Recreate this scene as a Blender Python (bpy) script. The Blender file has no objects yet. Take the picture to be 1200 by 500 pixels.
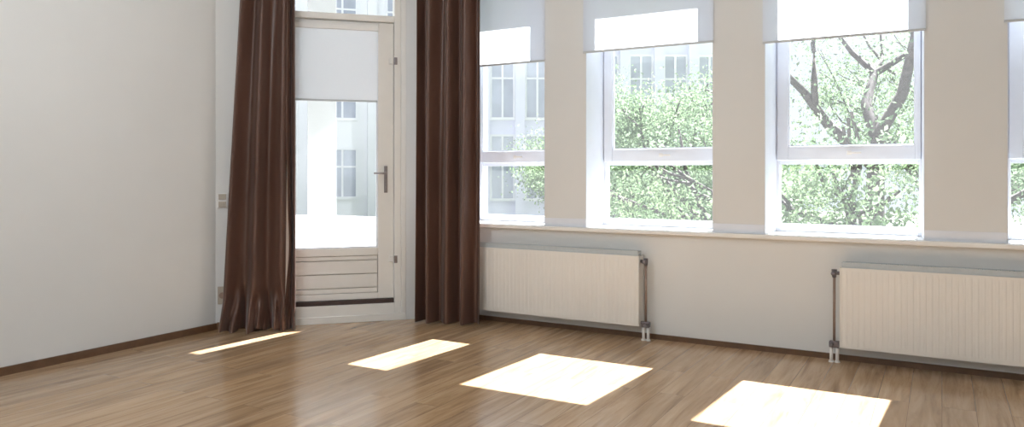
import bpy, bmesh, math, random
from mathutils import Vector, Matrix

SC = bpy.context.scene
COL = SC.collection
R = math.radians

# ------------------------------------------------------------------ camera
CAM_Y = -5.2752
cam_data = bpy.data.cameras.new('camera')
cam_data.sensor_width = 36.0
cam_data.lens = 884.9 * 36.0 / 1200.0
cam_data.shift_y = -47.1 / 1200.0
cam_data.clip_end = 400
cam = bpy.data.objects.new('camera', cam_data)
cam.location = (0, CAM_Y, 1.2)
cam.rotation_euler = (R(90), 0, R(29.66))
COL.objects.link(cam)
SC.camera = cam

# ------------------------------------------------------------------ light
SC.view_settings.view_transform = 'Standard'
SC.view_settings.look = 'None'
SC.view_settings.gamma = 1.0
SC.view_settings.use_curve_mapping = False
SC.view_settings.exposure = -0.43
SC.cycles.max_bounces = 10
SC.cycles.diffuse_bounces = 6
SC.cycles.transparent_max_bounces = 24
SC.cycles.sample_clamp_indirect = 6.0

SKY = 1.35
world = bpy.data.worlds.new('sky')
SC.world = world
world.use_nodes = True
wn = world.node_tree
bg = wn.nodes['Background']
bg.inputs['Color'].default_value = (0.84, 0.92, 1.0, 1)
bg.inputs['Strength'].default_value = SKY

SUN_E = 52.0
sun_data = bpy.data.lights.new('sun', 'SUN')
sun_data.energy = SUN_E
sun_data.angle = R(0.5)
sun_data.color = (0.98, 0.985, 1.0)
sun = bpy.data.objects.new('sun', sun_data)
sun.rotation_euler = Vector((-0.066, -1.0, -1.263)).to_track_quat('-Z', 'Y').to_euler()
sun.location = (2, 20, 25)
COL.objects.link(sun)

FILL_W = 115.0
FILL_LAMPS = [(-2.7, -3.7, 0.95), (-2.3, -6.4, 0.75), (0.3, -6.9, 0.6)]  # added fill lamps, kept out of view: position and share of power
CEIL = 3.25

# ------------------------------------------------------------------ materials
def lin(c):
    return tuple(((v / 255) / 12.92) if v / 255 <= 0.04045 else ((v / 255 + 0.055) / 1.055) ** 2.4 for v in c)

def new_mat(name):
    m = bpy.data.materials.new(name)
    m.use_nodes = True
    nt = m.node_tree
    return m, nt, nt.nodes['Principled BSDF']

def noise_mix(nt, target, c1, c2, scale=8.0, detail=4.0, coord='Object', stretch=(1, 1, 1), lo=0.35, hi=0.65):
    tc = nt.nodes.new('ShaderNodeTexCoord')
    mp = nt.nodes.new('ShaderNodeMapping')
    mp.inputs['Scale'].default_value = stretch
    nz = nt.nodes.new('ShaderNodeTexNoise')
    nz.inputs['Scale'].default_value = scale
    nz.inputs['Detail'].default_value = detail
    rp = nt.nodes.new('ShaderNodeValToRGB')
    rp.color_ramp.elements[0].position = lo
    rp.color_ramp.elements[1].position = hi
    rp.color_ramp.elements[0].color = (*c1, 1)
    rp.color_ramp.elements[1].color = (*c2, 1)
    nt.links.new(tc.outputs[coord], mp.inputs[0])
    nt.links.new(mp.outputs[0], nz.inputs['Vector'])
    nt.links.new(nz.outputs['Fac'], rp.inputs[0])
    nt.links.new(rp.outputs[0], target)
    return nz

def paint(name, c, rough=0.6, var=0.03, scale=6.0, bump=0.0, metallic=0.0):
    m, nt, b = new_mat(name)
    c2 = tuple(v * (1 - var) for v in c)
    nz = noise_mix(nt, b.inputs['Base Color'], c2, c, scale)
    b.inputs['Roughness'].default_value = rough
    b.inputs['Metallic'].default_value = metallic
    if bump:
        bp = nt.nodes.new('ShaderNodeBump')
        bp.inputs['Strength'].default_value = bump
        bp.inputs['Distance'].default_value = 0.004
        n2 = nt.nodes.new('ShaderNodeTexNoise')
        n2.inputs['Scale'].default_value = 140
        tc = nt.nodes.new('ShaderNodeTexCoord')
        nt.links.new(tc.outputs['Object'], n2.inputs['Vector'])
        nt.links.new(n2.outputs['Fac'], bp.inputs['Height'])
        nt.links.new(bp.outputs[0], b.inputs['Normal'])
    return m

def wood_floor():
    m, nt, b = new_mat('laminate_floor')
    N, L = nt.nodes.new, nt.links.new
    tc = N('ShaderNodeTexCoord')
    mp = N('ShaderNodeMapping')
    mp.inputs['Rotation'].default_value = (0, 0, R(90))
    L(tc.outputs['Object'], mp.inputs[0])
    br = N('ShaderNodeTexBrick')
    br.offset = 0.37
    br.inputs['Scale'].default_value = 1.0
    br.inputs['Brick Width'].default_value = 1.28
    br.inputs['Row Height'].default_value = 0.15
    br.inputs['Mortar Size'].default_value = 0.0014
    br.inputs['Mortar Smooth'].default_value = 0.3
    br.inputs['Bias'].default_value = 0.0
    br.inputs['Color1'].default_value = (0.0, 0.0, 0.0, 1)
    br.inputs['Color2'].default_value = (1.0, 1.0, 1.0, 1)
    br.inputs['Mortar'].default_value = (0.5, 0.5, 0.5, 1)
    L(mp.outputs[0], br.inputs['Vector'])
    # grain streaks running along the planks, shifted from plank to plank
    mul = N('ShaderNodeVectorMath'); mul.operation = 'MULTIPLY'
    mul.inputs[1].default_value = (11.0, 3.0, 7.0)
    L(br.outputs['Color'], mul.inputs[0])
    add = N('ShaderNodeVectorMath'); add.operation = 'ADD'
    L(mp.outputs[0], add.inputs[0]); L(mul.outputs[0], add.inputs[1])
    st = N('ShaderNodeMapping')
    st.inputs['Scale'].default_value = (1.5, 17.0, 1.0)
    L(add.outputs[0], st.inputs[0])
    nz = N('ShaderNodeTexNoise')
    nz.inputs['Scale'].default_value = 1.0
    nz.inputs['Detail'].default_value = 7
    nz.inputs['Roughness'].default_value = 0.62
    nz.inputs['Distortion'].default_value = 0.6
    L(st.outputs[0], nz.inputs['Vector'])
    rp = N('ShaderNodeValToRGB')
    e = rp.color_ramp.elements
    e[0].position = 0.30; e[0].color = (*lin((138, 110, 82)), 1)
    e[1].position = 0.72; e[1].color = (*lin((190, 164, 133)), 1)
    k = e.new(0.5); k.color = (*lin((168, 139, 107)), 1)
    L(nz.outputs['Fac'], rp.inputs[0])
    # plank to plank tone
    tone = N('ShaderNodeValToRGB')
    tone.color_ramp.elements[0].color = (0.90, 0.90, 0.92, 1)
    tone.color_ramp.elements[1].color = (1.08, 1.06, 1.03, 1)
    L(br.outputs['Color'], tone.inputs[0])
    mx = N('ShaderNodeMix'); mx.data_type = 'RGBA'; mx.blend_type = 'MULTIPLY'
    mx.inputs['Factor'].default_value = 1.0
    L(rp.outputs[0], mx.inputs[6]); L(tone.outputs[0], mx.inputs[7])
    gap = N('ShaderNodeMix'); gap.data_type = 'RGBA'
    gap.inputs[7].default_value = (*lin((118, 94, 72)), 1)
    L(br.outputs['Fac'], gap.inputs['Factor']); L(mx.outputs[2], gap.inputs[6])
    L(gap.outputs[2], b.inputs['Base Color'])
    rr = N('ShaderNodeMapRange')
    rr.inputs['To Min'].default_value = 0.15
    rr.inputs['To Max'].default_value = 0.24
    L(nz.outputs['Fac'], rr.inputs['Value'])
    L(rr.outputs[0], b.inputs['Roughness'])
    b.inputs['Specular IOR Level'].default_value = 0.75
    bp = N('ShaderNodeBump')
    bp.inputs['Strength'].default_value = 0.12
    bp.inputs['Distance'].default_value = 0.003
    L(nz.outputs['Fac'], bp.inputs['Height']); L(bp.outputs[0], b.inputs['Normal'])
    return m

def glass_mat():
    # clear pane: sees through, reflects at grazing angles, a thin translucent film is added for the hazy veil
    m = bpy.data.materials.new('window_glass'); m.use_nodes = True
    nt = m.node_tree; nt.nodes.clear()
    N, L = nt.nodes.new, nt.links.new
    out = N('ShaderNodeOutputMaterial')
    tr = N('ShaderNodeBsdfTransparent'); tr.inputs[0].default_value = (0.97, 0.98, 0.98, 1)
    gl = N('ShaderNodeBsdfGlossy'); gl.inputs['Roughness'].default_value = 0.01
    fr = N('ShaderNodeFresnel')
    ge = N('ShaderNodeNewGeometry'); io = N('ShaderNodeMapRange')      # the same reflection from both faces of the pane
    io.inputs['To Min'].default_value = 1.3; io.inputs['To Max'].default_value = 1 / 1.3
    L(ge.outputs['Backfacing'], io.inputs['Value']); L(io.outputs[0], fr.inputs[0])
    m1 = N('ShaderNodeMixShader')
    L(fr.outputs[0], m1.inputs[0]); L(tr.outputs[0], m1.inputs[1]); L(gl.outputs[0], m1.inputs[2])
    veil = N('ShaderNodeBsdfTranslucent'); veil.inputs[0].default_value = (0.93, 0.95, 1.0, 1)
    nz = N('ShaderNodeTexNoise'); nz.inputs['Scale'].default_value = 5.0; nz.inputs['Detail'].default_value = 5
    mr = N('ShaderNodeMapRange'); mr.inputs['To Min'].default_value = 0.008; mr.inputs['To Max'].default_value = 0.018
    L(nz.outputs['Fac'], mr.inputs['Value'])
    m2 = N('ShaderNodeMixShader')
    L(mr.outputs[0], m2.inputs[0]); L(m1.outputs[0], m2.inputs[1]); L(veil.outputs[0], m2.inputs[2])
    L(m2.outputs[0], out.inputs[0])
    return m

def cloth_mat(name, c, trans, weave=900.0, through=None):
    m = bpy.data.materials.new(name); m.use_nodes = True
    nt = m.node_tree; nt.nodes.clear()
    N, L = nt.nodes.new, nt.links.new
    out = N('ShaderNodeOutputMaterial')
    df = N('ShaderNodeBsdfDiffuse')
    tl = N('ShaderNodeBsdfTranslucent'); tl.inputs[0].default_value = (*(through or c), 1)
    noise_mix(nt, df.inputs[0], tuple(v * 0.95 for v in c), c, weave, 2.0)
    mx = N('ShaderNodeMixShader'); mx.inputs[0].default_value = trans
    L(df.outputs[0], mx.inputs[1]); L(tl.outputs[0], mx.inputs[2]); L(mx.outputs[0], out.inputs[0])
    return m

def curtain_mat():
    m, nt, b = new_mat('brown_satin')
    noise_mix(nt, b.inputs['Base Color'], lin((80, 54, 43)), lin((92, 65, 53)), 2.0, 3.0, 'Object', (1, 1, 0.6))
    b.inputs['Roughness'].default_value = 0.42
    b.inputs['Sheen Weight'].default_value = 0.15
    b.inputs['Sheen Roughness'].default_value = 0.4
    return m

def leaf_mat(name, c1, c2):
    m = bpy.data.materials.new(name); m.use_nodes = True
    nt = m.node_tree; nt.nodes.clear()
    N, L = nt.nodes.new, nt.links.new
    out = N('ShaderNodeOutputMaterial')
    df = N('ShaderNodeBsdfDiffuse'); tl = N('ShaderNodeBsdfTranslucent')
    noise_mix(nt, df.inputs[0], c1, c2, 2.6, 3.0)
    noise_mix(nt, tl.inputs[0], tuple(v * 1.1 for v in c1), tuple(min(1, v * 1.15) for v in c2), 2.6, 3.0)
    mx = N('ShaderNodeMixShader'); mx.inputs[0].default_value = 0.45
    L(df.outputs[0], mx.inputs[1]); L(tl.outputs[0], mx.inputs[2]); L(mx.outputs[0], out.inputs[0])
    return m

M = {}
M['wall'] = paint('wall_plaster', (0.715, 0.72, 0.71), 0.75, 0.03, 1.6, 0.08)
M['ceiling'] = paint('ceiling_plaster', (0.80, 0.80, 0.79), 0.8, 0.02, 2.0)
M['trim'] = paint('white_gloss_paint', (0.78, 0.77, 0.74), 0.35, 0.03, 9.0)
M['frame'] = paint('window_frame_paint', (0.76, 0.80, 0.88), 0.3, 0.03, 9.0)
M['sill'] = paint('sill_paint', (0.82, 0.81, 0.79), 0.35, 0.03, 7.0)
M['floor'] = wood_floor()
M['skirting'] = paint('brown_skirting', lin((100, 72, 50)), 0.4, 0.25, 20.0)
M['glass'] = glass_mat()
M['blind'] = cloth_mat('blind_cloth', (0.66, 0.69, 0.76), 0.42, 700.0, (0.80, 0.82, 0.88))
M['door_blind'] = cloth_mat('door_blind_cloth', (0.82, 0.84, 0.86), 0.35, 700.0, (0.88, 0.90, 0.93))
M['blind_bar'] = paint('blind_bar_grey', (0.52, 0.54, 0.56), 0.4, 0.05)
M['curtain'] = curtain_mat()
M['rad'] = paint('radiator_enamel', (0.76, 0.74, 0.70), 0.32, 0.02, 5.0)
M['grille'] = paint('radiator_grille', (0.46, 0.50, 0.52), 0.4, 0.06, 40.0)
M['valve'] = paint('valve_grey', (0.17, 0.15, 0.16), 0.35, 0.15, 30.0, 0, 0.4)
M['pipe'] = paint('bare_pipe', lin((150, 128, 116)), 0.35, 0.12, 30.0, 0, 0.3)
M['white_plastic'] = paint('white_plastic', (0.78, 0.77, 0.75), 0.35, 0.03)
M['dark_strip'] = paint('dark_weather_strip', lin((62, 46, 42)), 0.5, 0.2, 20.0)
M['metal'] = paint('grey_metal', (0.30, 0.27, 0.27), 0.3, 0.1, 30.0, 0, 0.7)
M['socket'] = paint('beige_socket', lin((176, 166, 152)), 0.4, 0.05)
M['bark'] = paint('bark', lin((96, 88, 86)), 0.9, 0.4, 12.0)
M['leaf_a'] = leaf_mat('leaf_fresh', (0.12, 0.18, 0.10), (0.29, 0.38, 0.23))
M['leaf_b'] = leaf_mat('leaf_cool', (0.11, 0.16, 0.10), (0.26, 0.33, 0.22))
M['leaf_c'] = leaf_mat('leaf_shrub', (0.10, 0.15, 0.08), (0.24, 0.31, 0.18))
M['lawn'] = paint('lawn', (0.22, 0.26, 0.18), 0.9, 0.4, 1.5)
M['column'] = paint('column_render', (0.42, 0.42, 0.41), 0.8, 0.05, 0.8)
M['terrace'] = paint('pale_paving', (0.55, 0.55, 0.55), 0.8, 0.10, 0.9)
M['facade'] = paint('white_render', (0.84, 0.84, 0.86), 0.8, 0.05, 0.8)
M['facade2'] = paint('lilac_render', (0.76, 0.76, 0.88), 0.8, 0.07, 0.7)
M['far_pane'] = paint('far_pane', (0.48, 0.51, 0.60), 0.15, 0.25, 1.2)
M['rail'] = paint('rail_grey', (0.36, 0.37, 0.40), 0.5, 0.1)

# ------------------------------------------------------------------ mesh helpers
def obj(name, bm, mat, parent=None, smooth=False, bevel=0.0):
    bmesh.ops.recalc_face_normals(bm, faces=bm.faces[:])
    me = bpy.data.meshes.new(name)
    bm.to_mesh(me); bm.free()
    me.materials.append(mat)
    if smooth:
        for p in me.polygons:
            p.use_smooth = True
    o = bpy.data.objects.new(name, me)
    COL.objects.link(o)
    if parent is not None:
        o.parent = parent
    if bevel:
        bv = o.modifiers.new('bevel', 'BEVEL'); bv.width = bevel; bv.segments = 2
        bv.limit_method = 'ANGLE'; bv.angle_limit = R(40)
    return o

def tag(o, label=None, cat=None, group=None, kind=None):
    if label: o['label'] = label
    if cat: o['category'] = cat
    if group: o['group'] = group
    if kind: o['kind'] = kind
    return o

def empty(name, loc, label, cat, group=None, kind=None, rz=0):
    o = bpy.data.objects.new(name, None)
    COL.objects.link(o)
    o.location = loc; o.rotation_euler = (0, 0, rz)
    o.empty_display_size = 0.1
    return tag(o, label, cat, group, kind)

def box(bm, x0, x1, y0, y1, z0, z1):
    v = [bm.verts.new(p) for p in ((x0, y0, z0), (x1, y0, z0), (x1, y1, z0), (x0, y1, z0),
                                   (x0, y0, z1), (x1, y0, z1), (x1, y1, z1), (x0, y1, z1))]
    for f in ((0, 3, 2, 1), (4, 5, 6, 7), (0, 1, 5, 4), (1, 2, 6, 5), (2, 3, 7, 6), (3, 0, 4, 7)):
        bm.faces.new([v[i] for i in f])
    return bm

def boxes(*bs):
    bm = bmesh.new()
    for b in bs:
        box(bm, *b)
    return bm

def prism(bm, poly, z0, z1):
    a = [bm.verts.new((x, y, z0)) for x, y in poly]
    b = [bm.verts.new((x, y, z1)) for x, y in poly]
    n = len(poly)
    bm.faces.new(a[::-1]); bm.faces.new(b)
    for i in range(n):
        bm.faces.new((a[i], a[(i + 1) % n], b[(i + 1) % n], b[i]))
    return bm

def tube(bm, pts, radii, seg=10, caps=True):
    pts = [Vector(p) for p in pts]
    if not hasattr(radii, '__len__'):
        radii = [radii] * len(pts)
    rings = []
    up = None
    for i, p in enumerate(pts):
        d = (pts[min(i + 1, len(pts) - 1)] - pts[max(i - 1, 0)]).normalized()
        if up is None:
            up = Vector((0, 0, 1)) if abs(d.z) < 0.9 else Vector((1, 0, 0))
        a = d.cross(up)
        if a.length < 1e-4:
            a = d.cross(Vector((0, 1, 0)))
        a.normalize(); b = d.cross(a).normalized(); up = b.cross(d) if False else up
        rings.append([bm.verts.new(p + (a * math.cos(t) + b * math.sin(t)) * radii[i])
                      for t in (2 * math.pi * k / seg for k in range(seg))])
    for r0, r1 in zip(rings, rings[1:]):
        for k in range(seg):
            bm.faces.new((r0[k], r0[(k + 1) % seg], r1[(k + 1) % seg], r1[k]))
    if caps:
        bm.faces.new(rings[0][::-1]); bm.faces.new(rings[-1])
    return bm

# ------------------------------------------------------------------ geometry of the place
XL, XR, YB = -4.848, 2.7, -7.8          # left, right and back walls; the window wall's inner face is y = 0
DA = math.radians(45.83)                # direction of the angled door wall
DO = Vector((-4.443, -0.945))
DT = Vector((math.cos(DA), math.sin(DA)))
DN = Vector((-math.sin(DA), math.cos(DA)))
def dw(k, off=0.0):
    p = DO + DT * k + DN * off
    return (p.x, p.y)
K_C0 = (XL - DO.x) / DT.x               # corner with the left wall
K_C1 = -DO.y / DT.y                     # corner with the window wall
CX1 = dw(K_C1)[0]
CY0 = dw(K_C0)[1]
TW, TD = 0.42, 0.45                     # wall thicknesses
WIN = [(-3.515, -2.708, -3.475, -2.800), (-2.357, -1.390, -2.260, -1.462),
       (-1.041, -0.093, -0.938, -0.152), (0.332, 1.290, 0.432, 1.230)]
SILL, WTOP = 0.79, 2.93
SPLAY = 0.024

# floor, ceiling
room = [(XL - 0.25, YB - 0.2), (XR + 0.2, YB - 0.2), (XR + 0.2, 0.2), (CX1 - 0.1, 0.2), (dw(K_C0, 0.2)[0], dw(K_C0, 0.2)[1])]
floor = obj('floor', prism(bmesh.new(), room, -0.12, 0.0), M['floor'])
tag(floor, 'brown wood plank laminate floor with sunlit patches', 'floor', kind='structure')
oc = dw(K_C1, TD)
big = [(XL - 0.25, YB - 0.2), (XR + 0.2, YB - 0.2), (XR + 0.2, TW), (-3.70, TW), (dw(K_C0, TD)[0], dw(K_C0, TD)[1]), (XL - 0.25, CY0)]
ceiling = obj('ceiling', prism(bmesh.new(), big, CEIL, CEIL + 0.2), M['ceiling'])
tag(ceiling, 'plain white ceiling above the room', 'ceiling', kind='structure')

# plain walls
wl = obj('wall_left', prism(bmesh.new(), [(XL, YB), (XL, CY0), (XL - 0.25, CY0), (XL - 0.25, YB)], 0, CEIL), M['wall'])
tag(wl, 'large bare off-white wall left of the curtains', 'wall', kind='structure')
wb = obj('wall_back', boxes((XL - 0.25, XR + 0.2, YB - 0.2, YB, 0, CEIL)), M['wall'])
tag(wb, 'bare off-white wall behind the viewer', 'wall', kind='structure')
wr = obj('wall_right', boxes((XR, XR + 0.2, YB, TW, 0, CEIL)), M['wall'])
tag(wr, 'bare off-white wall right of the windows', 'wall', kind='structure')

# window wall: base, lintel and piers with splayed reveals
bm = bmesh.new()
prism(bm, [(CX1, 0), (XR, 0), (XR, TW), (-3.70, TW)], 0, SILL - 0.03)
prism(bm, [(CX1, 0), (XR, 0), (XR, TW), (-3.70, TW)], WTOP, CEIL)
ed = [w[:2] for w in WIN]
prism(bm, [(CX1, 0), (ed[0][0], 0), (ed[0][0] + SPLAY, TW), (-3.70, TW)], SILL - 0.03, WTOP)
for (a, b), (c, d) in zip(ed, ed[1:]):
    prism(bm, [(b, 0), (c, 0), (c + SPLAY, TW), (b - SPLAY, TW)], SILL - 0.03, WTOP)
prism(bm, [(ed[3][1], 0), (XR, 0), (XR, TW), (ed[3][1] - SPLAY, TW)], SILL - 0.03, WTOP)
wf = obj('wall_front', bm, M['wall'])
tag(wf, 'off-white wall with piers between the tall windows', 'wall', kind='structure')

# angled wall with the door opening
K0, K1, DTOP = -0.22, 0.88, 3.06
bm = bmesh.new()
def dprism(bm, k0, k1, o0, o1, z0, z1):
    return prism(bm, [dw(k0, o0), dw(k1, o0), dw(k1, o1), dw(k0, o1)], z0, z1)
dprism(bm, K_C0, K0, 0, TD, 0, CEIL)
prism(bm, [dw(K1, 0), dw(K_C1, 0), (-3.70, TW), dw(K1, TD)], 0, CEIL)
dprism(bm, K0, K1, 0, TD, DTOP, CEIL)
wa = obj('wall_corner', bm, M['wall'])
tag(wa, 'angled off-white wall holding the glazed door', 'wall', kind='structure')

# skirtings
bsl = obj('baseboard_left', prism(bmesh.new(), [(XL, YB), (XL + 0.014, YB), (XL + 0.014, CY0), (XL, CY0)], 0, 0.050), M['skirting'])
tag(bsl, 'low brown skirting along the bare left wall', 'baseboard', kind='structure')
bsf = obj('baseboard_front', boxes((CX1 + 0.02, XR, -0.014, 0, 0, 0.036)), M['skirting'])
tag(bsf, 'low brown skirting under the radiators', 'baseboard', kind='structure')
bsr = obj('baseboard_right', boxes((XR - 0.014, XR, YB, -0.014, 0, 0.055)), M['skirting'])
tag(bsr, 'low brown skirting along the right wall', 'baseboard', kind='structure')
bsc = obj('baseboard_corner', dprism(bmesh.new(), K_C0 + 0.01, K0, -0.014, 0, 0, 0.055), M['skirting'])
tag(bsc, 'short brown skirting left of the door, beside the curtain', 'baseboard', kind='structure')

# one continuous ledge under the windows
bm = boxes((CX1 + 0.03, XR, -0.045, 0.0, SILL - 0.032, SILL - 0.002))
ledge = obj('trim_1', bm, M['sill'], bevel=0.006)
tag(ledge, 'long off-white ledge running under all the windows', 'ledge', kind='structure')

# low bluish strip at the foot of each pier
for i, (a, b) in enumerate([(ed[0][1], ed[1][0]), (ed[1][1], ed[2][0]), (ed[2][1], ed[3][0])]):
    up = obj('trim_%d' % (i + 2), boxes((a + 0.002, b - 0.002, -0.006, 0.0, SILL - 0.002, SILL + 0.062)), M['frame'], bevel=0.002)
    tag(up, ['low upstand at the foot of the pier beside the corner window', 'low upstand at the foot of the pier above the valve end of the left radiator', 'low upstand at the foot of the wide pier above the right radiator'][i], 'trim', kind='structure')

# ------------------------------------------------------------------ windows
FY0, FY1 = 0.305, 0.385
def make_window(i, x0, x1, g0, g1, label):
    w = empty('window_%d' % (i + 1), ((x0 + x1) / 2, 0.33, SILL), label, 'window', 'white two-pane windows in the long wall', 'structure')
    ox, oy, oz = w.location
    def lb(a, b, c, d, e, f):
        return (a - ox, b - ox, c - oy, d - oy, e - oz, f - oz)
    s = SPLAY * 0.75
    xa, xb = x0 + s, x1 - s
    fw = max(0.02, g0 - xa - 0.062); fv = max(0.02, xb - g1 - 0.05)
    zt, gz = 1.388, 2.82
    z_lo = SILL + 0.052
    # fixed outer frame with the lower pane set straight into it
    obj('frame', boxes(lb(xa, xa + fw, FY0, FY1, SILL, WTOP), lb(xb - fv, xb, FY0, FY1, SILL, WTOP),
                       lb(xa + fw, xb - fv, FY0, FY1, SILL, z_lo), lb(xa + fw, xb - fv, FY0, FY1, gz + 0.05, WTOP),
                       lb(xa + fw, xb - fv, FY0 + 0.01, FY1, 1.262, 1.30)), M['frame'], w, bevel=0.004)
    # opening upper sash standing a little proud
    sy0, sy1 = FY0 - 0.018, FY0 + 0.045
    sash = obj('sash', boxes(lb(xa + fw - 0.012, g0, sy0, sy1, 1.290, gz + 0.06), lb(g1, xb - fv + 0.012, sy0, sy1, 1.290, gz + 0.06),
                             lb(g0, g1, sy0, sy1, 1.290, zt), lb(g0, g1, sy0, sy1, gz, gz + 0.06)), M['frame'], w, bevel=0.005)
    obj('pane', boxes(lb(g0, g1, FY0 + 0.018, FY0 + 0.022, zt, gz)), M['glass'], sash)
    obj('glazing_bead', boxes(lb(g0, g0 + 0.008, sy0 + 0.012, FY0 + 0.018, zt, gz), lb(g1 - 0.008, g1, sy0 + 0.012, FY0 + 0.018, zt, gz),
                              lb(g0 + .008, g1 - .008, sy0 + 0.012, FY0 + 0.018, zt, zt + 0.008)), M['frame'], sash)
    obj('lower_pane', boxes(lb(xa + fw, xb - fv, FY0 + 0.045, FY0 + 0.049, z_lo, 1.262)), M['glass'], w)
    # deep window board
    bm = bmesh.new()
    prism(bm, [(x0 - ox, -oy), (x1 - ox, -oy), (x1 - SPLAY - ox, TW - oy), (x0 + SPLAY - ox, TW - oy)], -0.03, 0.0)
    obj('window_sill', bm, M['sill'], w)
    # white painted lining of the reveal
    for xs, sg in ((x0, 1), (x1, -1)):
        lm = bmesh.new()
        prism(lm, [(xs - ox, 0.001 - oy), (xs + sg * 0.004 - ox, 0.001 - oy), (xs + sg * (SPLAY * FY0 / TW + 0.004) - ox, FY0 - oy), (xs + sg * SPLAY * FY0 / TW - ox, FY0 - oy)], 0.0, WTOP - oz)
        obj('reveal_lining', lm, M['frame'], w)
    # outside drip sill
    obj('outer_sill', boxes(lb(xa, xb, FY1, TW + 0.05, SILL - 0.0, SILL + 0.02)), M['sill'], w)
    # sash handle
    hb = boxes(lb((g0 + g1) / 2 - 0.015, (g0 + g1) / 2 + 0.015, sy0 - 0.006, sy0, 1.325, 1.352),
               lb((g0 + g1) / 2 - 0.006, (g0 + g1) / 2 + 0.075, sy0 - 0.020, sy0 - 0.008, 1.332, 1.345))
    obj('sash_handle', hb, M['white_plastic'], sash, bevel=0.002)
    return w
WL = ['tall white window half hidden beside the right brown curtain, a pale building outside',
      'tall white window between the curtained corner window and the middle of the wall, above the left radiator',
      'tall white window showing dark branches, above the bare wall between both radiators',
      'tall white window cut off at the right edge, above the right radiator']
for i, w in enumerate(WIN):
    make_window(i, *w, WL[i])

# ------------------------------------------------------------------ roller blinds on the windows
BL = [(-3.50, -2.695, 2.078, 'white roller blind on the corner window, beside the right brown curtain'),
      (-2.375, -1.378, 2.115, 'white roller blind half way down the window above the left radiator'),
      (-1.054, -0.082, 2.076, 'white roller blind on the window showing dark branches, above the bare wall between both radiators'),
      (0.312, 1.31, 2.084, 'white roller blind at the right edge, only its left corner in view')]
def make_blind(x0, x1, zb, label):
    zt = 3.04
    b = empty('roller_blind', ((x0 + x1) / 2, -0.001, zb), label, 'blind', 'white roller blinds on the tall windows')
    hw = (x1 - x0) / 2
    n = 14
    bm = bmesh.new()
    vs = []
    for k in range(n + 1):
        z = (zt - zb) * k / n
        yy = -0.018 - 0.002 * math.sin(k * 0.8)
        vs.append([bm.verts.new((x, yy, z)) for x in (-hw + 0.004, hw - 0.004)])
    for p, q in zip(vs, vs[1:]):
        bm.faces.new((p[0], p[1], q[1], q[0]))
    obj('fabric', bm, M['blind'], b)
    obj('bottom_bar', boxes((-hw + 0.003, hw - 0.003, -0.024, -0.013, -0.006, 0.010)), M['blind_bar'], b, bevel=0.003)
    obj('roller', tube(bmesh.new(), [(-hw + 0.01, -0.030, zt - 0.005), (hw - 0.01, -0.030, zt - 0.005)], 0.022, 16), M['white_plastic'], b, smooth=False)
    for s in (-1, 1):
        obj('bracket', boxes((s * hw - 0.004, s * hw + 0.004, -0.055, 0.001, zt - zb - zb * 0 - 0.035, zt - zb + 0.03)), M['white_plastic'], b)
    return b
for a in BL:
    bl = make_blind(*a)
    for ch in bl.children:
        if ch.name.startswith('roller'):
            ch.location.z = -a[2]

# ------------------------------------------------------------------ glazed door with fanlight in the angled wall
door = empty('door_1', (*dw(0, 0), 0), 'tall white glazed door with fanlight between the two brown curtains', 'door', None, 'structure', rz=DA)
# in the door's own axes x runs along the wall, y goes outwards
LK0, LK1, LZ0, LZ1 = -0.126, 0.786, 0.175, 2.432
GK0, GK1, GZ0, GZ1 = 0.0, 0.658, 0.592, 2.37
obj('frame', boxes((K0, LK0, 0.0, 0.14, 0, DTOP), (LK1 + 0.003, 0.842, 0.012, 0.14, 0, DTOP), (0.842, K1, -0.006, 0.10, 0, DTOP),
                   (LK0, LK1 + .003, 0.012, 0.14, 2.437, 2.487), (LK0, LK1 + .003, 0.012, 0.14, DTOP - 0.05, DTOP)), M['trim'], door, bevel=0.004)
obj('threshold', boxes((LK0, LK1 + .003, 0.004, 0.30, 0.0, 0.138)), M['trim'], door, bevel=0.004)
obj('plinth', boxes((K0, K1, -0.012, 0.004, 0.0, 0.055)), M['trim'], door, bevel=0.003)
obj('weather_strip', boxes((LK0 + .002, LK1, 0.03, 0.10, 0.138, 0.172)), M['dark_strip'], door)
leaf = obj('door_leaf', boxes((LK0, GK0, 0.05, 0.105, LZ0, LZ1), (GK1, LK1, 0.05, 0.105, LZ0, LZ1),
                              (GK0, GK1, 0.05, 0.105, GZ1, LZ1), (GK0, GK1, 0.05, 0.105, 0.53, GZ0), (GK0, GK1, 0.05, 0.105, LZ0, 0.225)), M['trim'], door, bevel=0.004)
obj('pane', boxes((GK0, GK1, 0.083, 0.087, GZ0, GZ1)), M['glass'], leaf)
obj('glazing_bead', boxes((GK0, GK0 + .012, .058, .083, GZ0, GZ1), (GK1 - .012, GK1, .058, .083, GZ0, GZ1), (GK0 + .012, GK1 - .012, .058, .083, GZ0, GZ0 + .012)), M['frame'], leaf)
pb = bmesh.new()
zz = [0.225, 0.268, 0.381, 0.492, 0.53]
for a, b in zip(zz, zz[1:]):
    box(pb, GK0 + 0.004, GK1 - 0.004, 0.060, 0.098, a + 0.003, b - 0.003)
obj('board_panel', pb, M['trim'], leaf, bevel=0.003)
obj('panel_back', boxes((GK0, GK1, 0.085, 0.10, 0.225, 0.53)), M['trim'], leaf)
fan = obj('fanlight_pane', boxes((LK0, LK1, 0.083, 0.087, 2.487, DTOP - 0.05)), M['glass'], door)
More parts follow.
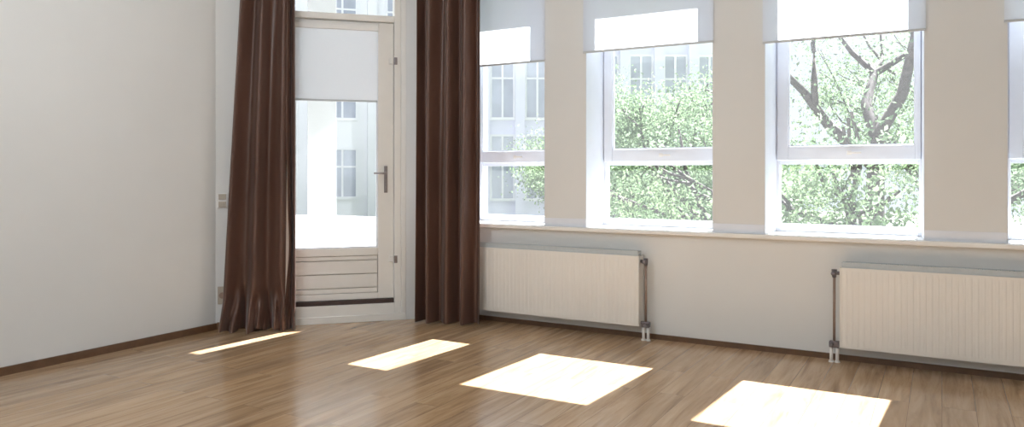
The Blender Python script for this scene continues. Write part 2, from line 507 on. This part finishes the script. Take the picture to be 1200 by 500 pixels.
# lever handle on a long plate, two rim locks
hd = obj('door_handle', boxes((0.708, 0.736, 0.043, 0.05, 1.04, 1.26)), M['metal'], leaf, bevel=0.003)
lv = bmesh.new()
tube(lv, [(0.722, 0.045, 1.20), (0.722, 0.008, 1.20), (0.715, 0.0, 1.20), (0.62, -0.004, 1.20)], [0.008, 0.008, 0.009, 0.008], 10)
obj('lever', lv, M['metal'], hd, smooth=True)
obj('key', boxes((0.719, 0.725, 0.015, 0.045, 1.08, 1.12)), M['metal'], hd)
for z in (2.12, 0.495):
    lk = obj('rim_lock', boxes((0.748, 0.783, 0.030, 0.05, z - 0.022, z + 0.022)), M['white_plastic'], leaf, bevel=0.003)
    obj('bolt', boxes((0.786, 0.812, 0.006, 0.03, z - 0.030, z + 0.030)), M['metal'], lk, bevel=0.003)

# blind on the door glass
db = empty('roller_blind', (*dw(0, 0), 1.785), 'white roller blind covering the top of the glazed door', 'blind', None, None, rz=DA)
obj('fabric', boxes((GK0 + .004, GK1 - .004, 0.0435, 0.0441, 0.0, 0.585)), M['door_blind'], db)
obj('bottom_bar', boxes((GK0 + .004, GK1 - .004, 0.039, 0.049, -0.006, 0.010)), M['blind_bar'], db, bevel=0.003)
obj('cassette', boxes((GK0 - .005, GK1 + .005, 0.020, 0.0495, 0.575, 0.622)), M['white_plastic'], db, bevel=0.006)

# ------------------------------------------------------------------ switch and socket left of the door
def wall_plate(k, z, w, h, name, label, cat, rows):
    p = empty(name, (*dw(k, 0), z), label, cat, None, None, rz=DA)
    obj('plate', boxes((-w / 2, w / 2, -0.010, 0.0005, -h / 2, h / 2)), M['white_plastic' if rows == 2 else 'socket'], p, bevel=0.004)
    for r in range(rows):
        c = (r - (rows - 1) / 2) * h / rows
        if rows == 2:
            obj('rocker', boxes((-w * 0.36, w * 0.36, -0.017, -0.009, c - h * 0.19, c + h * 0.19)), M['socket'], p, bevel=0.002)
        else:
            bm = bmesh.new()
            tube(bm, [(0, -0.0105, c), (0, -0.016, c)], [w * 0.34, w * 0.34], 20)
            obj('socket_face', bm, M['pipe'], p)
    return p
wall_plate(-0.532, 0.99, 0.075, 0.115, 'light_switch', 'small double wall switch left of the brown curtain', 'switch', 2)
wall_plate(-0.532, 0.262, 0.07, 0.135, 'wall_socket', 'low beige wall socket near the floor left of the curtain', 'socket', 1)

# ------------------------------------------------------------------ curtains
def cloth_sheet(path, n, m, z0, z1, fold, shape, seed, puddle=0.0):
    """a hanging sheet: path(u) gives the base line, fold(u, t) the offset across it"""
    rnd = random.Random(seed)
    bm = bmesh.new()
    rows = []
    for j in range(m + 1):
        t = (j / m) ** 1.0
        z = z0 + (z1 - z0) * (t ** 1.6)
        tt = (z - z0) / (z1 - z0)
        row = []
        for i in range(n + 1):
            u = i / n
            p, nrm = path(shape(u, tt), tt)
            off, dz = fold(u, tt)
            q = p + nrm * off
            row.append(bm.verts.new((q.x, q.y, max(z0, z + dz))))
        rows.append(row)
    for r0, r1 in zip(rows, rows[1:]):
        for i in range(n):
            bm.faces.new((r0[i], r0[i + 1], r1[i + 1], r1[i]))
    return bm

def line_path(a0, b0, a1, b1):
    # base line at the floor (a0-b0) blending to the line at the top (a1-b1)
    a0, b0, a1, b1 = map(Vector, (a0, b0, a1, b1))
    def f(u, t):
        a = a0.lerp(a1, t); b = b0.lerp(b1, t)
        d = (b - a).normalized()
        return a.lerp(b, u), Vector((d.y, -d.x))
    return f

CT = 3.13
def solid(o, th=0.004):
    so = o.modifiers.new('thickness', 'SOLIDIFY'); so.thickness = th; so.offset = 0
    return o

# left curtain, puddling on the floor
def fold_left(u, t):
    k = 2 * math.pi
    a = 0.058 * math.sin(k * (2.3 * u + 0.10) + 0.5 * math.sin(3 * t)) + 0.012 * math.sin(k * 4.1 * u + 1.3 + 1.6 * t)
    a *= 0.75 + 0.25 * (1 - t)
    low = max(0.0, 1 - t / 0.085)
    low = low * low * (3 - 2 * low)
    # the cloth stands on the floor: broad bulges that buckle between the pleats
    a += low * (0.045 * math.sin(k * 4.6 * u + 2.0) + 0.030 * math.sin(k * 7.3 * u + 0.7) + 0.040)
    mid = math.exp(-((t - 0.06) / 0.035) ** 2)
    a += mid * 0.030 * math.sin(k * 5.2 * u + 0.2)
    dz = low * 0.022 * math.sin(k * 3.7 * u + 1.0)
    return a, dz
lc = empty('curtain', (-4.53, -1.20, 0), 'dark brown floor length curtain left of the glazed door', 'curtain', 'dark brown full length curtains')
lc_o = Vector((-4.53, -1.20))
def rel(p): return (p[0] - lc_o.x, p[1] - lc_o.y)
pl = line_path(rel((-4.742, -1.385)), rel((-4.395, -1.085)), rel((-4.620, -1.275)), rel((-4.385, -1.060)))
o = obj('drape', cloth_sheet(pl, 170, 90, 0.004, CT, fold_left, lambda u, t: u, 3), M['curtain'], lc, smooth=True)
solid(o)
def fold_edge(u, t):
    k = 2 * math.pi
    a = 0.030 * math.sin(k * (1.2 * u + 0.15)) + 0.006 * math.sin(k * 3 * u + 2)
    low = max(0.0, 1 - t / 0.07)
    a += low * (0.03 * math.sin(k * 2.7 * u) + 0.03)
    return a, 0
# narrow leading edge drop: touches the main drop at the top and the hem, gapes a little half way
def gap_path(u, t):
    g = math.exp(-((t - 0.20) / 0.10) ** 2) * 0.030 + math.exp(-((t - 0.36) / 0.10) ** 2) * 0.012
    a = Vector(rel((-4.400, -1.090))).lerp(Vector(rel((-4.388, -1.064))), t)
    b = Vector(rel((-4.338, -1.035))).lerp(Vector(rel((-4.352, -1.030))), t)
    d = (b - a).normalized()
    return a + d * g + (b - a - d * g) * u, Vector((d.y, -d.x))
o = obj('edge_drape', cloth_sheet(gap_path, 30, 70, 0.004, CT, fold_edge, lambda u, t: u, 4), M['curtain'], lc, smooth=True)
solid(o)

# right curtain, straight pleats
def fold_right(u, t):
    k = 2 * math.pi
    a = 0.058 * math.sin(k * (3.7 * u + 0.40) + 0.35 * math.sin(2.5 * t + 4 * u)) + 0.012 * math.sin(k * 5.6 * u + 0.8 + 1.2 * t)
    a *= 0.85 + 0.25 * (1 - t)
    return a, 0
rc = empty('curtain', (-3.43, -0.27, 0), 'dark brown floor length curtain right of the glazed door, beside the left radiator', 'curtain', 'dark brown full length curtains')
lc_o = Vector((-3.43, -0.27))
pr = line_path(rel((-3.672, -0.372)), rel((-3.168, -0.232)), rel((-3.666, -0.365)), rel((-3.160, -0.225)))
o = obj('drape', cloth_sheet(pr, 190, 60, 0.012, CT, fold_right, lambda u, t: u, 5), M['curtain'], rc, smooth=True)
solid(o)

# curtain rail on the ceiling above both curtains
ra = tube(bmesh.new(), [(-4.76, -1.40, CT + 0.0165), (-4.30, -1.02, CT + 0.0165), (-3.75, -0.42, CT + 0.0165), (-3.10, -0.20, CT + 0.0165)], 0.014, 10)
rail = obj('curtain_rail', ra, M['white_plastic'], None, True)
tag(rail, 'white curtain rail carrying the two brown curtains', 'curtain rail')
for q in ((-4.70, -1.35), (-4.03, -0.725), (-3.20, -0.234)):
    obj('hanger', tube(bmesh.new(), [(q[0], q[1], CT + 0.0165), (q[0], q[1], CEIL + .002)], 0.006, 8), M['white_plastic'], rail)

# ------------------------------------------------------------------ radiators
def make_radiator(x0, x1, side, label):
    z0, z1, yf, yb = 0.105, 0.607, -0.135, -0.035
    r = empty('radiator', ((x0 + x1) / 2, -0.085, 0), label, 'radiator', 'white panel radiators under the windows')
    ox, oy = (x0 + x1) / 2, -0.085
    L = x1 - x0
    def panel(yc, th, front):
        bm = bmesh.new()
        n = int(round(L / 0.0333)); pitch = L / n
        prof = []                                     # fluted outline, x against depth
        for k in range(n):
            xx = -L / 2 + k * pitch
            prof += [(xx, 0.0), (xx + pitch * 0.30, 0.0), (xx + pitch * 0.40, 0.0016), (xx + pitch * 0.90, 0.0016)]
        prof.append((L / 2, 0.0))
        e = 0.030
        sg = -1 if front else 1
        rows = [(z0, 0.0), (z0 + e * 0.3, 0.0), (z0 + e, 1.0), (z1 - e, 1.0), (z1 - e * 0.3, 0.0), (z1, 0.0)]
        gf = []; gb = []
        for z, a in rows:
            gf.append([bm.verts.new((x, yc - oy + sg * (th / 2 + (0.0016 - d) * a * 1.0 - 0.0016), z)) for x, d in prof])
        for z in (z0, z1):
            gb.append([bm.verts.new((x, yc - oy - sg * th / 2, z)) for x in (-L / 2, L / 2)])
        for a, b in zip(gf, gf[1:]):
            for i in range(len(prof) - 1):
                bm.faces.new((a[i], a[i + 1], b[i + 1], b[i]))
        bm.faces.new((gb[0][0], gb[0][1], gb[1][1], gb[1][0]))
        bm.faces.new([gb[0][0]] + gf[0] + [gb[0][1]])
        bm.faces.new([gb[1][0]] + gf[-1] + [gb[1][1]])
        bm.faces.new([gb[0][0], gb[1][0]] + [g[0] for g in gf][::-1])
        bm.faces.new([gb[0][1], gb[1][1]] + [g[-1] for g in gf][::-1])
        return bm
    obj('front_panel', panel(yf + 0.012, 0.022, True), M['rad'], r)
    obj('back_panel', panel(yb - 0.012, 0.022, False), M['rad'], r)
    # convector fins between the panels
    fb = bmesh.new()
    n = int(L / 0.05)
    for k in range(n):
        x = -L / 2 + 0.03 + k * (L - 0.06) / (n - 1)
        box(fb, x - 0.001, x + 0.001, yf + 0.023 - oy, yb - 0.023 - oy, z0 + 0.04, z1 - 0.03)
    obj('convector_fins', fb, M['rad'], r)
    # top grille and end covers
    gb = bmesh.new()
    box(gb, -L / 2 + .012, L / 2 - .012, yf + 0.016 - oy, yf + 0.022 - oy, z1 - 0.012, z1 + 0.034)
    box(gb, -L / 2 + .012, L / 2 - .012, yb - 0.022 - oy, yb - 0.016 - oy, z1 - 0.012, z1 + 0.034)
    n = int(L / 0.022)
    for k in range(n):
        x = -L / 2 + 0.016 + k * (L - 0.032) / (n - 1)
        box(gb, x - 0.003, x + 0.003, yf + 0.022 - oy, yb - 0.022 - oy, z1 + 0.012, z1 + 0.030)
    obj('top_grille', gb, M['grille'], r)
    for s in (-1, 1):
        obj('end_cover', boxes((s * L / 2 - (0.004 if s > 0 else -0.0), s * L / 2 + (0.0 if s > 0 else 0.004), yf + 0.022 - oy, yb - 0.022 - oy, z0 + 0.01, z1 - 0.004)), M['rad'], r)
    # wall brackets
    for fx in (-0.36, 0.36):
        obj('wall_bracket', boxes((fx * L - 0.015, fx * L + 0.015, yb - 0.004 - oy, -0.0005 - oy, z0 + 0.05, z1 - 0.05)), M['rad'], r)
    # valve set at one end
    sx = side * L / 2
    px = sx + side * 0.036
    yv = -0.085 - oy
    v = obj('riser_pipe', tube(bmesh.new(), [(px, yv, 0.13), (px, yv, z1 - 0.055)], 0.0085, 10), M['pipe'], r, True)
    tv = bmesh.new()
    tube(tv, [(sx - side * 0.004, yv, z1 - 0.040), (px, yv, z1 - 0.040)], 0.012, 10)
    tube(tv, [(px, yv, z1 - 0.068), (px, yv, z1 - 0.018)], [0.013, 0.017], 12)
    tv_o = obj('top_valve', tv, M['valve'], r, True)
    hk = bmesh.new()
    tube(hk, [(px, yv - 0.012, z1 - 0.040), (px, yv - 0.026, z1 - 0.040), (px, yv - 0.046, z1 - 0.040), (px, yv - 0.052, z1 - 0.040)], [0.012, 0.015, 0.015, 0.010], 14)
    obj('thermostat_knob', hk, M['valve'], tv_o, True)
    bv = bmesh.new()
    box(bv, px - 0.030, px + 0.030, yv - 0.020, yv + 0.020, 0.095, 0.135)
    tube(bv, [(sx - side * 0.004, yv, 0.125), (px, yv, 0.125)], 0.012, 10)
    tube(bv, [(px + side * .012, yv - 0.02, 0.116), (px + side * .012, yv - 0.045, 0.116)], [0.013, 0.011], 10)
    obj('valve_block', bv, M['valve'], r, bevel=0.006)
    for s in (-1, 1):
        q = px + s * 0.0175
        pp = obj('floor_pipe', tube(bmesh.new(), [(q, yv, 0.0), (q, yv, 0.097)], 0.0105, 12), M['white_plastic'], r, True)
        obj('floor_collar', tube(bmesh.new(), [(q, yv, 0.0), (q, yv, 0.010)], [0.017, 0.015], 14), M['white_plastic'], pp)
    return r
make_radiator(-3.30, -1.885, 1, 'long white panel radiator beside the right brown curtain, valves on its right end')
make_radiator(-0.560, 1.44, -1, 'long white panel radiator at the right edge, valves on its left end')

# ------------------------------------------------------------------ unseen globe lamps added to brighten the room
GLOBE_R = 0.17
gm = bpy.data.materials.new('lit_opal_globe'); gm.use_nodes = True
gb_ = gm.node_tree.nodes['Principled BSDF']
gb_.inputs['Base Color'].default_value = (0.9, 0.9, 0.88, 1)
gb_.inputs['Emission Color'].default_value = (0.89, 0.95, 1.0, 1)
gb_.inputs['Emission Strength'].default_value = FILL_W / (4 * math.pi * GLOBE_R ** 2 * math.pi)
for i, (lx, ly, pw) in enumerate(FILL_LAMPS):
    lb_ = ['lit white globe pendant lamp nearest the windows', 'lit white globe pendant lamp in the back left corner of the room', 'lit white globe pendant lamp nearest the back wall, right of its neighbour'][i]
    cl = empty('pendant_lamp', (lx, ly, CEIL), lb_, 'lamp', 'white globe pendant lamps')
    bm = bmesh.new()
    bmesh.ops.create_uvsphere(bm, u_segments=24, v_segments=14, radius=GLOBE_R * math.sqrt(pw), matrix=Matrix.Translation((0, 0, -0.34)))
    obj('globe', bm, gm, cl, True)
    obj('cord', tube(bmesh.new(), [(0, 0, -0.14), (0, 0, -0.02)], 0.004, 8), M['white_plastic'], cl)
    obj('ceiling_rose', tube(bmesh.new(), [(0, 0, -0.035), (0, 0, -0.012), (0, 0, 0.001)], [0.02, 0.055, 0.06], 20), M['white_plastic'], cl)
    obj('lamp_holder', tube(bmesh.new(), [(0, 0, -0.20), (0, 0, -0.13)], [0.045, 0.022], 16), M['metal'], cl)

# ------------------------------------------------------------------ outside: ground, terrace
GZ = -3.3
bm = boxes((-60, 40, 0.9, 90, GZ - 0.2, GZ))
g = obj('ground', bm, M['lawn'])
tag(g, 'green garden ground below the windows', 'ground', kind='structure')
ter = [dw(-0.9, TD + .02), dw(1.25, TD + .02), (-4.9, 1.9), (-10.6, 9.6), (-21.0, 9.6), (-13.0, dw(-0.9, TD)[1])]
t = obj('terrace', prism(bmesh.new(), ter, -0.25, 0.10), M['terrace'])
tag(t, 'bright pale paved terrace outside the glazed door', 'terrace', kind='structure')

# slab of the balcony above, its front edge level with the terrace door
ov = obj('balcony_slab', prism(bmesh.new(), [dw(-1.2, TD + .01), dw(0.78, TD + .01), (-3.78, 0.742), (-10.0, 0.742), (-10.0, dw(-1.2, TD)[1])], 3.40, 3.62), M['facade'])
tag(ov, 'white underside of the balcony above the glazed door', 'balcony', kind='structure')

# railing along the terrace edge
def railing(p0, p1, label, n):
    a, b = Vector(p0), Vector(p1)
    d = b - a
    r = empty('terrace_railing', (a.x, a.y, 0.10), label, 'railing', None, None, rz=math.atan2(d.y, d.x))
    L = d.length
    obj('top_rail', boxes((0, L, -0.025, 0.025, 1.06, 1.10)), M['rail'], r)
    obj('bottom_rail', boxes((0, L, -0.015, 0.015, 0.08, 0.11)), M['rail'], r)
    for k in range(n):
        x = 0.03 + (L - 0.06) * k / (n - 1)
        obj('post', boxes((x - 0.025, x + 0.025, -0.025, 0.025, 0, 1.06)), M['rail'], r)
    bm = bmesh.new()
    nb = int(L / 0.12)
    for k in range(nb):
        x = (k + 0.5) * L / nb
        box(bm, x - 0.008, x + 0.008, -0.008, 0.008, 0.11, 1.06)
    obj('balusters', bm, M['rail'], r)
railing((-10.75, 9.4), (-5.05, 1.95), 'thin grey railing along the terrace edge outside the corner window', 7)

# pale column carrying a beam on the terrace
pc = empty('terrace_column', (-6.62, 1.63, 0.10), 'wide pale square column outside the glazed door', 'column', rz=R(-44))
pc.rotation_euler = (0, 0, R(44))
obj('shaft', boxes((-0.17, 0.17, -0.17, 0.17, 0.0, 4.2)), M['column'], pc, bevel=0.01)
obj('base', boxes((-0.20, 0.20, -0.20, 0.20, 0.0, 0.12)), M['column'], pc, bevel=0.01)
obj('beam', boxes((-4.5, 0.25, -0.12, 0.12, 4.2, 4.5)), M['column'], pc)

# ------------------------------------------------------------------ outside: buildings
def building(loc, rz, W, H, D, mat, label, cols, rows, ww, wh, z_first, dz, name='apartment_building', mull=1, first=0.0):
    b = empty(name, loc, label, 'building', None, None, rz=rz)
    obj('walls', boxes((-W / 2, W / 2, 0, D, 0, H)), mat, b)
    obj('roof', boxes((-W / 2 - 0.2, W / 2 + 0.2, -0.25, D + 0.2, H, H + 0.35)), M['facade'], b)
    bm = bmesh.new()
    for c in range(cols + 1):
        x = -W / 2 + first + (W - 2 * first) * c / cols
        box(bm, x - 0.16, x + 0.16, -0.22, 0.001, 0, H)
    obj('pilasters', bm, mat, b)
    for r in range(rows):
        for c in range(cols):
            x = -W / 2 + first + (W - 2 * first) * (c + 0.5) / cols
            z = z_first + r * dz
            f = boxes((x - ww / 2 - .07, x - ww / 2, -0.08, 0.0, z, z + wh), (x + ww / 2, x + ww / 2 + .07, -0.08, 0, z, z + wh),
                      (x - ww / 2 - .07, x + ww / 2 + .07, -0.12, 0.0, z - .09, z), (x - ww / 2 - .07, x + ww / 2 + .07, -0.08, 0, z + wh, z + wh + .07))
            for k in range(1, mull + 1):
                xm = x - ww / 2 + ww * k / (mull + 1)
                box(f, xm - 0.035, xm + 0.035, -0.06, 0, z, z + wh)
            box(f, x - ww / 2, x + ww / 2, -0.055, 0, z + wh * 0.62, z + wh * 0.62 + 0.06)
            w = obj('window', f, M['facade'], b)
            obj('pane', boxes((x - ww / 2, x + ww / 2, -0.03, -0.005, z, z + wh)), M['far_pane'], w)
    return b
building((-10.5, 18.5, GZ), R(32), 9.5, 11.5, 7.0, M['facade2'], 'pale lilac building with tall windows outside the corner window', 8, 4, 0.72, 2.1, 0.9, 2.75)
building((-21.9, 9.9, GZ), R(48), 18.0, 12.0, 7.0, M['facade'], 'white building with grey windows outside the glazed door', 9, 4, 0.9, 1.6, 1.0, 2.7)

# ------------------------------------------------------------------ outside: trees and shrubs
def leaf_mesh(name, pts, size, rnd, mat, parent):
    verts, faces = [], []
    for p, s in pts:
        a = Vector((rnd.gauss(0, 1), rnd.gauss(0, 1), rnd.gauss(0, 1))).normalized()
        b = a.cross(Vector((rnd.gauss(0, 1), rnd.gauss(0, 1), rnd.gauss(0, 1)))).normalized()
        l = size * s * rnd.uniform(0.7, 1.3); w = l * 0.55
        i = len(verts)
        c = a.cross(b) * (l * 0.12)
        verts += [p - a * l * .5, p + b * w * .5 + c, p + a * l * .5, p - b * w * .5 + c]
        faces.append((i, i + 1, i + 2, i + 3))
    me = bpy.data.meshes.new(name)
    me.from_pydata([tuple(v) for v in verts], [], faces)
    me.materials.append(mat)
    o = bpy.data.objects.new(name, me)
    COL.objects.link(o); o.parent = parent
    return o

def tree(loc, h, spread, label, seed, mat, leaf_size=0.07, density=1.0, trunk_r=0.16, fork=0.42, name='leafy_tree', levels=4, per_tip=88, clump=0.55, group='trees in the garden outside'):
    rnd = random.Random(seed)
    t = empty(name, loc, label, 'tree', group)
    tr, br = bmesh.new(), bmesh.new()
    tips = []
    top = Vector((rnd.uniform(-.2, .2), rnd.uniform(-.2, .2), h * fork))
    tube(tr, [(0, 0, -0.05), (0, 0, 0.25), top * 0.5 + Vector((rnd.uniform(-.1, .1), 0, 0)), top], [trunk_r * 1.4, trunk_r, trunk_r * 0.85, trunk_r * 0.7], 9)
    def grow(p, d, L, r, lev):
        mid = p + d * L * 0.5 + Vector((rnd.gauss(0, .06), rnd.gauss(0, .06), rnd.gauss(0, .05))) * L
        end = p + d * L + Vector((0, 0, 0.05 * L))
        tube(br, [p, mid, end], [r, r * .8, r * .6], 5 if lev else 4, False)
        if lev <= 2:
            for q in (0.35, 0.7, 1.0):
                tips.append(p.lerp(end, q))
        if lev == 0:
            return
        n = rnd.choice((2, 3, 3)) if lev > 1 else 3
        for k in range(n):
            ax = Vector((rnd.gauss(0, 1), rnd.gauss(0, 1), rnd.gauss(0, .7))).normalized()
            nd = (d + ax * rnd.uniform(0.45, 0.9)).normalized()
            nd.z = nd.z * 0.8 + 0.12
            grow(end if k else mid.lerp(end, .6), nd.normalized(), L * rnd.uniform(.62, .82), r * .58, lev - 1)
    nb = 5
    for k in range(nb):
        a = 2 * math.pi * (k + rnd.uniform(-.25, .25)) / nb
        d = Vector((math.cos(a) * spread, math.sin(a) * spread, rnd.uniform(.45, 1.0))).normalized()
        grow(top * rnd.uniform(.72, 1.0), d, h * .2, trunk_r * .5, levels - 1)
    grow(top, Vector((0, 0, 1)), h * .22, trunk_r * .62, levels - 1)
    pts = []
    for p in tips:
        for _ in range(int(per_tip * density * rnd.uniform(.5, 1.3))):
            pts.append((p + Vector((rnd.gauss(0, 1), rnd.gauss(0, 1), rnd.gauss(0, .8))) * clump * 0.5, rnd.uniform(.6, 1.2)))
    obj('trunk', tr, M['bark'], t, True)
    obj('branches', br, M['bark'], t, True)
    leaf_mesh('foliage', pts, leaf_size, rnd, mat, t)
    return t

def shrub(loc, rx, ry, h, label, seed, mat, n=17000):
    rnd = random.Random(seed)
    t = empty('garden_shrub', loc, label, 'shrub', 'shrubs below the trees outside')
    br = bmesh.new(); pts = []
    lobes = [(Vector((rnd.uniform(-.6, .6) * rx, rnd.uniform(-.6, .6) * ry, h * rnd.uniform(.35, .78))), rnd.uniform(.35, .6)) for _ in range(14)]
    for c, s in lobes:
        tube(br, [(0, 0, -0.05), (c.x * .4, c.y * .4, c.z * .5), c], [.06, .04, .015], 5, False)
        for _ in range(n // 14):
            d = Vector((rnd.gauss(0, 1), rnd.gauss(0, 1), rnd.gauss(0, 1))).normalized() * rnd.uniform(.45, 1.05) ** .5
            q = c + Vector((d.x * rx * s, d.y * ry * s, d.z * h * .3))
            if q.z > 0.05:
                pts.append((q, rnd.uniform(.6, 1.2)))
    obj('stems', br, M['bark'], t, True)
    leaf_mesh('foliage', pts, .06, rnd, mat, t)
    return t

tree((-4.5, 8.9, GZ), 6.5, 1.0, 'dense fresh green tree outside the window above the left radiator', 11, M['leaf_a'], density=1.2, trunk_r=0.19)
tree((-7.3, 13.6, GZ), 7.0, 0.9, 'pale green tree between the pale lilac building and the dense fresh green tree', 12, M['leaf_b'], density=1.0)
tree((-0.8, 5.6, GZ), 7.6, 1.2, 'sparse tree with dark bare branches outside the middle window', 27, M['leaf_b'], density=0.28, trunk_r=0.26, clump=0.5)
tree((0.7, 13.6, GZ), 8.4, 1.0, 'leafy tree behind, at the right side of the window showing dark branches', 31, M['leaf_a'], density=0.8)
tree((3.0, 8.6, GZ), 7.8, 1.0, 'green tree outside the window at the right edge', 42, M['leaf_b'], density=1.1)
shrub((-3.3, 3.7, GZ), 1.25, 1.1, 4.8, 'tall rounded shrub low outside the window above the left radiator', 61, M['leaf_c'])
shrub((-0.75, 2.4, GZ), 1.2, 1.0, 4.75, 'tall rounded shrub low outside the window showing dark branches', 62, M['leaf_c'])
shrub((1.9, 3.4, GZ), 1.2, 1.1, 4.75, 'tall rounded shrub low outside the right edge window', 63, M['leaf_c'])
